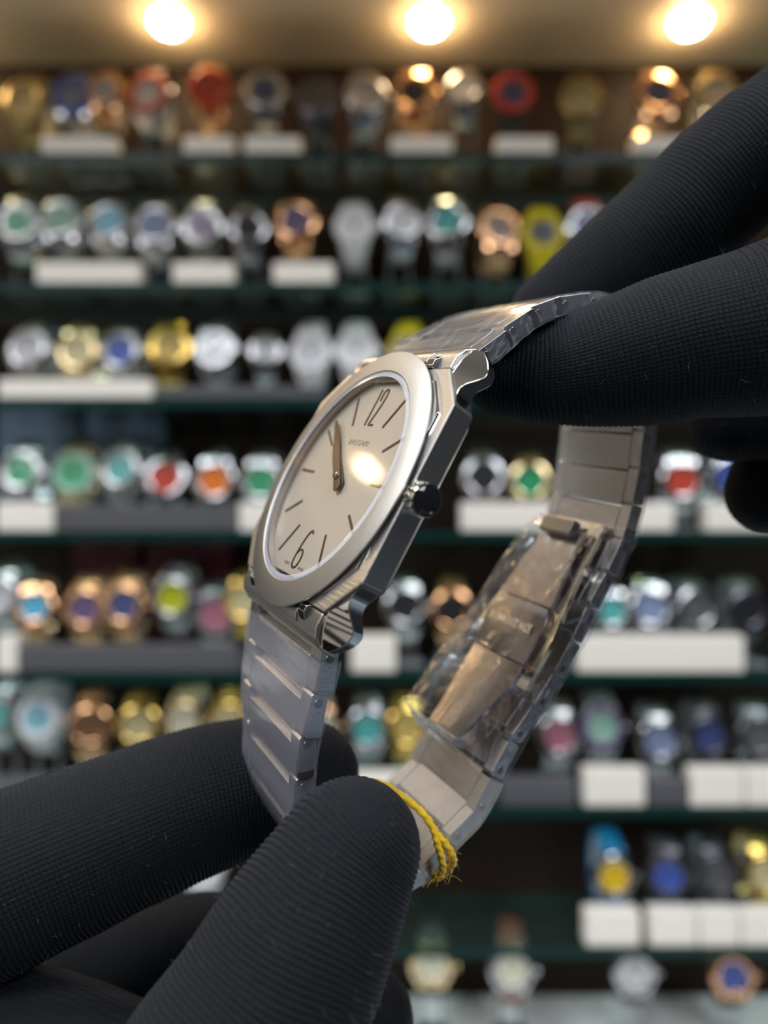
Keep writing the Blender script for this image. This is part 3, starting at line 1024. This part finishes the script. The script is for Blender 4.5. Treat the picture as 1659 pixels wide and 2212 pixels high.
CLASP = princ('clasp_steel', (0.46, 0.40, 0.36), 1.0, 0.24, bump=0.15, bump_scale=2500, stretch=(0.06, 1, 1))
PLATE = princ('clasp_plate_steel', (0.33, 0.28, 0.25), 1.0, 0.30)
GOLDISH = princ('clasp_edge_steel', (0.80, 0.70, 0.50), 1.0, 0.2)
cl = blade('clasp_plate', [(-1.6, -36.9, 5.6), (-3.5, -36.55, 6.6), (-6.2, -36.5, 6.9), (-9, -36.7, 6.6), (-10.7, -36.9, 6.0)], 0.9, PLATE, arch=0.5)
blade('clasp_upper_blade', [(12.4, -38.4, 3.9), (8, -37.7, 4.6), (3, -37.3, 5.6), (-1.4, -37.2, 6.1)], 0.8, CLASP)
blade('clasp_lower_blade', [(-10.9, -36.9, 6.4), (-15, -36.2, 6.0), (-20, -34.9, 4.9), (-25.0, -33.4, 3.8)], 0.8, CLASP, arch=0.3)
blade('clasp_under_blade', [(14, -40.2, 5.6), (5, -39.0, 6.6), (-2.5, -38.1, 8.0), (-6.5, -37.8, 8.7), (-10.8, -38.3, 7.8), (-14, -40.0, 6.0)], 0.9, GOLDISH)
hb(MB().box(-3.6, 3.6, 10.0, 12.6, -37.9, -36.2), 'clasp_hinge', STEEL_DARK, bevel=0.3)
hb(MB().box(-7.2, 7.2, -11.9, -10.9, -40.5, -37.6), 'clasp_hinge', STEEL_DARK, bevel=0.2)
hb(MB().box(-4.0, 4.0, -25.6, -24.4, -36.5, -33.3), 'clasp_hinge', STEEL_B, bevel=0.25)
text_mesh('clasp_lettering', 'BVLGARI SWISS MADE', 1.9 * MM, princ('engraving', (0.97, 0.95, 0.92), 1.0, 0.18), cl, (0, -5.6 * MM, -36.45 * MM), 0.55, bold=0.03)

# ------------------------------------------------------------------ protective film (its own things, wrapped on the bracelet)
def wrinkle(x, s, h, amp, fr=0.55, seed=0.0):
    p = Vector((x * fr + seed, s * fr * 0.35 + x * fr * 0.2, h * fr))
    a = noise.noise(p) * 0.6
    b = 1 - abs(noise.noise(p * 1.9 + Vector((7.1, 3.3, 1.7)))) * 2.2
    c = 1 - abs(noise.noise(p * 3.7 + Vector((2.1, 9.3, 4.7)))) * 2.2
    return amp * (a + 0.55 * b + 0.3 * c - 0.4)


def film(name, s0, s1, mat, label, inner=None, amp=0.10, step=0.35, seed=0.0, fr=0.55, extra=0.35, side=None):
    """sleeve around the bracelet between arc lengths; inner(s) -> extra depth on the inner side, side(s) -> bulge on the far side"""
    n = max(4, int((s1 - s0) / step))
    m = 60
    v, f = [], []
    for i in range(n + 1):
        s = s0 + (s1 - s0) * i / n
        p, t, o = at(s)
        w = halfw(s) + extra
        hi, lo = 0.28, -2.5 - (inner(s) if inner else 0)
        bulge = side(s) if side else 0
        for k in range(m):
            u = 4 * k / m
            e = u % 1
            q = int(u)
            # rectangle with softened corners, going round
            if q == 0:
                X, Hh = -w + 2 * w * e, hi
            elif q == 1:
                X, Hh = w, hi + (lo - hi) * e
            elif q == 2:
                X, Hh = w - 2 * w * e, lo
            else:
                X, Hh = -w, lo + (hi - lo) * e
            deep = max(0, (-2.2 - Hh))
            if deep > 0 and inner:
                X *= 1 - 0.42 * min(1, deep / 5.5) if X > 0 else 1 - 0.30 * min(1, deep / 5.5)
            if X < 0:
                X -= bulge * (0.3 + 0.7 * min(1, max(0, (0.3 - Hh) / 4)))
            d = wrinkle(X, s, Hh, amp, fr, seed)
            nx, nh = (0, 1) if q == 0 else (1, 0) if q == 1 else (0, -1) if q == 2 else (-1, 0)
            X += nx * d
            Hh += nh * d
            v.append((X, p.x + o.x * Hh, p.y + o.y * Hh))
    for i in range(n):
        for k in range(m):
            k2 = (k + 1) % m
            f.append((i * m + k, i * m + k2, i * m + m + k2, i * m + m + k))
    ob = obj(name, v, f, mat, None, MM, sharp=50)
    ob.matrix_world = WMAT
    tag(ob, label, 'plastic film', 'protective film on the held watch')
    return ob


film('protective_film', 1.2, 47, FILM, 'clear crinkled plastic film wrapped over the bracelet above the twelve o\'clock lugs', amp=0.12, seed=1.3)
film('protective_film', TOTAL - 40, TOTAL - 1.6, FILM_SMOOTH, 'clear smooth plastic film wrapped over the bracelet below the six o\'clock lugs', amp=0.035, seed=5.0)
# loose sleeve round the clasp
def s_of_y(y):
    best = None
    for i, (a, b) in enumerate(DP):
        if b < -30:
            e = abs(a - y)
            if best is None or e < best[0]:
                best = (e, ARC[i])
    return best[1]


SA, SB = s_of_y(14.5), s_of_y(-26.5)


def inn(s):
    t = (s - SA) / (SB - SA)
    base = 3.2 + 4.2 * t
    return base * min(1, t * 9 + 0.25) * min(1, (1 - t) * 14 + 0.35)


film('protective_film', SA, SB, FILM_LOOSE, 'loose wrinkled clear plastic sleeve around the folding clasp', inner=inn, amp=0.55, step=0.3, seed=9.0, fr=0.26, extra=0.5,
     side=lambda s: 0.8 + 1.2 * math.sin((s - SA) / (SB - SA) * PI))
film('protective_film', SB + 0.6, s_of_y(-44), FILM_WHITE, 'clear plastic film on the bracelet beside the yellow thread', amp=0.09, seed=14.0)
film('protective_film', s_of_y(36), SA - 0.4, FILM_WHITE, 'clear plastic film on the bracelet just above the folding clasp', amp=0.12, seed=18.0)

# ------------------------------------------------------------------ yellow thread knotted round the bracelet
def tube(name, pts, r, mat, parent=None, seg=10, n=10, twist=0.0):
    P = [Vector(p) for p in catmull([tuple(p) for p in pts], n)]
    v, f = [], []
    ref = Vector((0, 0, 1))
    for i, p in enumerate(P):
        t = (P[min(i + 1, len(P) - 1)] - P[max(i - 1, 0)]).normalized()
        a = t.cross(ref)
        if a.length < 1e-3:
            a = t.cross(Vector((1, 0, 0)))
        a.normalize()
        b = t.cross(a)
        for k in range(seg):
            th = 2 * PI * k / seg + twist * i
            rr = r * (1 + 0.18 * math.cos(2 * (th - twist * i * 0) + i * 0.9))
            v.append(p + (a * math.cos(th) + b * math.sin(th)) * rr)
    for i in range(len(P) - 1):
        for k in range(seg):
            k2 = (k + 1) % seg
            f.append((i * seg + k, i * seg + k2, i * seg + seg + k2, i * seg + seg + k))
    f += [tuple(range(seg))[::-1], tuple((len(P) - 1) * seg + k for k in range(seg))]
    return obj(name, v, f, mat, parent, sharp=0)


thread = empty('yellow_thread', Matrix.Translation(px(925, 1780, 0.105)))
tag(thread, 'bright yellow thread looped round the bracelet beside the gloved thumb tip', 'thread')


def thr(pts, r, name='strand'):
    o = tube(name, [px(*p) for p in pts], r, YARN, None)
    o.parent = thread
    o.matrix_parent_inverse = thread.matrix_world.inverted()
    bpy.context.view_layer.update()
    return o


bpy.context.view_layer.update()
thr([(800, 1688, .1105), (835, 1698, .1095), (870, 1722, .108), (902, 1746, .1065), (925, 1772, .105), (942, 1800, .104), (962, 1822, .1036), (976, 1846, .104), (979, 1862, .1055), (968, 1880, .107),
     (955, 1888, .108)], 0.00052)
thr([(938, 1795, .104), (944, 1820, .1034), (952, 1846, .1034), (957, 1872, .104), (952, 1890, .105), (938, 1897, .1065), (930, 1892, .108)], 0.00048)
thr([(915, 1760, .1055), (945, 1806, .1046), (966, 1836, .1046), (975, 1858, .1056)], 0.00036)
fz = []
for k in range(70):
    t = random.random()
    base = [(925, 1772), (942, 1800), (962, 1822), (976, 1850), (968, 1882), (945, 1896)][random.randrange(6)]
    a = px(base[0] + random.uniform(-8, 10), base[1] + random.uniform(-10, 10), .1035)
    d = Vector((random.uniform(-1, 1.4), random.uniform(-.5, .5), random.uniform(-1, 1))).normalized() * random.uniform(.0005, .0018)
    fz.append((a, a + d * .5 + Vector((0, 0, .0002)), a + d))


def fibres(name, strands, r, mat, parent, label=None):
    cu = bpy.data.curves.new(name, 'CURVE')
    cu.dimensions = '3D'
    cu.bevel_depth = r
    cu.bevel_resolution = 0
    cu.materials.append(mat)
    for st in strands:
        sp = cu.splines.new('POLY')
        sp.points.add(len(st) - 1)
        for i, p in enumerate(st):
            sp.points[i].co = (p.x, p.y, p.z, 1)
    o = bpy.data.objects.new(name, cu)
    COL.objects.link(o)
    o.parent = parent
    o.matrix_parent_inverse = parent.matrix_world.inverted()
    o['kind'] = 'stuff'
    return o


fibres('fuzz', fz, 0.000018, YARN, thread)


# ------------------------------------------------------------------ gloved hands
def glove_material():
    m = bpy.data.materials.new('black_knit')
    nt, N, L = nodes(m)
    b = N['Principled BSDF']
    b.inputs['Roughness'].default_value = 0.85
    b.inputs['Sheen Weight'].default_value = 0.07
    b.inputs['Sheen Roughness'].default_value = 0.45
    b.inputs['Sheen Tint'].default_value = (0.55, 0.62, 0.80, 1)
    b.inputs['Specular IOR Level'].default_value = 0.25
    uv = N.new('ShaderNodeUVMap')
    sep = N.new('ShaderNodeSeparateXYZ')
    L.new(uv.outputs[0], sep.inputs[0])

    def math_(op, a, bb=None):
        n = N.new('ShaderNodeMath')
        n.operation = op
        for i, q in enumerate((a, bb)):
            if q is None:
                continue
            if isinstance(q, (int, float)):
                n.inputs[i].default_value = q
            else:
                L.new(q, n.inputs[i])
        return n.outputs[0]
    # uv: u = along in ribs, v = around in stitches
    along = math_('MULTIPLY', sep.outputs[0], 2 * PI)
    around = math_('MULTIPLY', sep.outputs[1], 2 * PI)
    sl = math_('ADD', around, math_('MULTIPLY', math_('ABSOLUTE', math_('SINE', math_('MULTIPLY', along, 0.5))), 1.6))
    st = math_('SINE', sl)
    nz = N.new('ShaderNodeTexNoise')
    nz.inputs['Scale'].default_value = 900
    tc = N.new('ShaderNodeTexCoord')
    L.new(tc.outputs['Object'], nz.inputs['Vector'])
    hgt = math_('ADD', math_('MULTIPLY', st, 0.24), math_('MULTIPLY', nz.outputs[0], 1.0))
    bp = N.new('ShaderNodeBump')
    bp.inputs['Strength'].default_value = 0.8
    bp.inputs['Distance'].default_value = 0.00012
    L.new(hgt, bp.inputs['Height'])
    L.new(bp.outputs[0], b.inputs['Normal'])
    mr = N.new('ShaderNodeMapRange')
    mr.inputs[1].default_value = -1
    mr.inputs[2].default_value = 2
    mr.inputs[3].default_value = 0.45
    mr.inputs[4].default_value = 1.45
    L.new(hgt, mr.inputs[0])
    mx = N.new('ShaderNodeMix')
    mx.data_type = 'RGBA'
    mx.blend_type = 'MULTIPLY'
    mx.inputs[0].default_value = 1
    mx.inputs[6].default_value = (0.0036, 0.0047, 0.0072, 1)
    L.new(mr.outputs[0], mx.inputs[7])
    L.new(mx.outputs[2], b.inputs['Base Color'])
    return m


KNIT = glove_material()
LINT = princ('lint', (0.16, 0.17, 0.19), 0, 0.9)
RIB = 0.00065


class Glove:
    def __init__(s, name, label):
        s.v, s.f, s.uv, s.surf = [], [], [], []
        s.name, s.label = name, label

    def finger(s, pts, tip=True, seg=80, fine=True, flat=1.0, cap=1.15):
        """pts: (u, v, depth mm, radius mm) from the root to the tip's end"""
        ctl = [(*px(u, v, d / 1000), r / 1000) for u, v, d, r in pts]
        P = catmull(ctl, 24)
        A = [0.0]
        for a, b in zip(P, P[1:]):
            A.append(A[-1] + (Vector(b[:3]) - Vector(a[:3])).length)
        Ltot = A[-1]
        step = RIB / 6 if fine else RIB * 2
        n = int(Ltot / step)
        j = 0
        ref = None
        base = len(s.v)
        sag = (0.0 if not fine else 1)
        for i in range(n + 1):
            d = Ltot * i / n
            while j < len(A) - 2 and A[j + 1] < d:
                j += 1
            t = (d - A[j]) / max(1e-9, A[j + 1] - A[j])
            p = Vector([P[j][k] + (P[j + 1][k] - P[j][k]) * t for k in range(3)])
            r = P[j][3] + (P[j + 1][3] - P[j][3]) * t
            j0, j1 = max(0, j - 8), min(len(P) - 1, j + 9)
            tg = (Vector(P[j1][:3]) - Vector(P[j0][:3])).normalized()
            if ref is None:
                ref = tg.cross(Vector((0, 1, 0))).normalized()
            ref = (ref - tg * ref.dot(tg)).normalized()
            up = tg.cross(ref)
            if tip:
                e = (Ltot - d) / (r * cap)
                if e < 1:
                    r *= math.sqrt(max(1e-6, 1 - (1 - e) ** 2.2))
            k_ = d / RIB
            wob = 0.5 * noise.noise(Vector((d * 300, 0, 0)))
            for k in range(seg):
                th = 2 * PI * k / seg
                c, sn = math.cos(th), math.sin(th)
                rib = 0
                if fine:
                    ph = k_ + 0.9 * noise.noise(Vector((c * 1.3, sn * 1.3, d * 130)))
                    fr = ph - math.floor(ph)
                    rib = 0.00027 * (abs(math.sin(PI * fr)) ** 0.5 - 0.7)
                big = 0.00022 * noise.noise(Vector((c * 1.1, sn * 1.1, d * 160)) + Vector((base % 97, 0, 0)))
                rr = r + rib * min(1, r / 0.002) + big
                q = p + ref * c * rr + up * sn * rr * flat
                s.v.append(q)
                s.uv.append((k_ if fine else k_, k / seg * round(2 * PI * 0.0095 / 0.00055)))
                if fine and k % 4 == 0 and i % 5 == 0:
                    s.surf.append((q.copy(), (ref * c + up * sn).normalized()))
        for i in range(n):
            for k in range(seg):
                k2 = (k + 1) % seg
                s.f.append((base + i * seg + k, base + (i + 1) * seg + k, base + (i + 1) * seg + k2, base + i * seg + k2))
        s.f.append(tuple(base + k for k in range(seg)))
        s.f.append(tuple(base + n * seg + k for k in range(seg))[::-1])

    def build(s, nlint=500):
        c = sum((Vector(v) for v in s.v[::97]), Vector()) / len(s.v[::97])
        o = obj(s.name, [v - c for v in s.v], s.f, KNIT, None, sharp=0, uvs=s.uv)
        o.location = c
        tag(o, s.label, 'gloved hand')
        bpy.context.view_layer.update()
        st = []
        for k in range(nlint):
            q, nn = random.choice(s.surf)
            d = (nn + Vector((random.uniform(-1, 1), random.uniform(-1, 1), random.uniform(-1, 1))) * 0.9).normalized()
            l = random.uniform(0.0002, 0.0011)
            e = Vector((random.uniform(-1, 1), random.uniform(-1, 1), random.uniform(-1, 1))) * l * 0.5
            st.append((q - nn * .0001, q + d * l * 0.5 + e * .3, q + d * l + e))
        fibres('lint_fibres', st, 0.000011, LINT, o)
        return o


g = Glove('gloved_hand', 'black knit gloved hand reaching in from lower left, pinching the bracelet below the dial')
g.finger([(-420, 2130, 98, 12.8), (-200, 2010, 102, 12.4), (0, 1908, 106, 11.9), (250, 1800, 112, 11.3), (450, 1722, 117, 10.7), (600, 1684, 120, 9.9), (690, 1672, 121.5, 9.0), (775, 1668, 122.5, 7.8)])
g.finger([(330, 2640, 77, 12.6), (450, 2400, 79.5, 12.0), (568, 2190, 82.5, 11.0), (678, 1980, 86, 9.75), (758, 1842, 89, 8.3), (815, 1775, 90.5, 7.5), (866, 1722, 91.5, 6.9)], cap=0.95)
g.finger([(-500, 2420, 116, 12.5), (-200, 2300, 121, 12.3), (100, 2190, 126, 11.8), (400, 2090, 130, 11.2), (600, 2060, 132, 10)], seg=56)
g.finger([(-200, 2700, 112, 12), (200, 2520, 116, 11.5), (500, 2340, 119, 10.0), (700, 2230, 120, 9.0), (890, 2175, 120.5, 8.2)], seg=56)
g.finger([(-400, 2800, 116, 12), (100, 2700, 122, 11), (500, 2480, 128, 9.5), (720, 2380, 130, 8)], seg=40, fine=False)
g.finger([(620, 3060, 84, 24), (250, 2860, 92, 30), (-200, 2620, 100, 30), (-560, 2420, 106, 24)], seg=48, fine=False)
g.finger([(-150, 2700, 98, 30), (-500, 3300, 95, 30), (-800, 4000, 90, 30)], seg=48, fine=False, tip=False)
g.build(1100)

g = Glove('gloved_hand', 'black knit gloved hand reaching in from upper right, pinching the bracelet above the dial')
g.finger([(2080, -40, 113, 11.4), (1900, 110, 115.5, 11.0), (1746, 256, 118, 10.3), (1592, 367, 120, 9.9), (1390, 541, 123, 9.3), (1281, 624, 125, 8.4), (1190, 690, 126.5, 7.4), (1110, 742, 127.5, 6.6)])
g.finger([(2150, 560, 93, 13), (1900, 640, 96.5, 12.3), (1659, 712, 100, 11.05), (1500, 742, 102, 10.0), (1400, 766, 103.3, 9.45), (1300, 790, 104.8, 8.5), (1200, 808, 106.2, 7.0), (1100, 815, 107.5, 5.7),
          (1005, 822, 108.3, 4.9)], cap=1.0)
g.finger([(2050, 700, 122, 9.5), (1850, 850, 124, 8.6), (1720, 960, 125, 7.5), (1660, 1050, 126, 6.6), (1628, 1146, 126.5, 6.0)], seg=56)
g.finger([(2050, 780, 112, 10), (1850, 860, 116, 9), (1680, 905, 120, 6.5), (1580, 925, 122, 5.2), (1490, 940, 123, 4.6)], seg=56)
g.finger([(2350, 900, 118, 10), (2050, 1000, 126, 9), (1900, 1130, 130, 7.5), (1850, 1220, 131, 6.5)], seg=40, fine=False)
g.finger([(2050, 40, 108, 22), (2250, 350, 104, 30), (2300, 700, 102, 30), (2250, 950, 106, 22)], seg=48, fine=False)
g.finger([(2200, 520, 103, 30), (2700, 300, 98, 30), (3400, 0, 92, 30)], seg=48, fine=False, tip=False)
g.build(800)
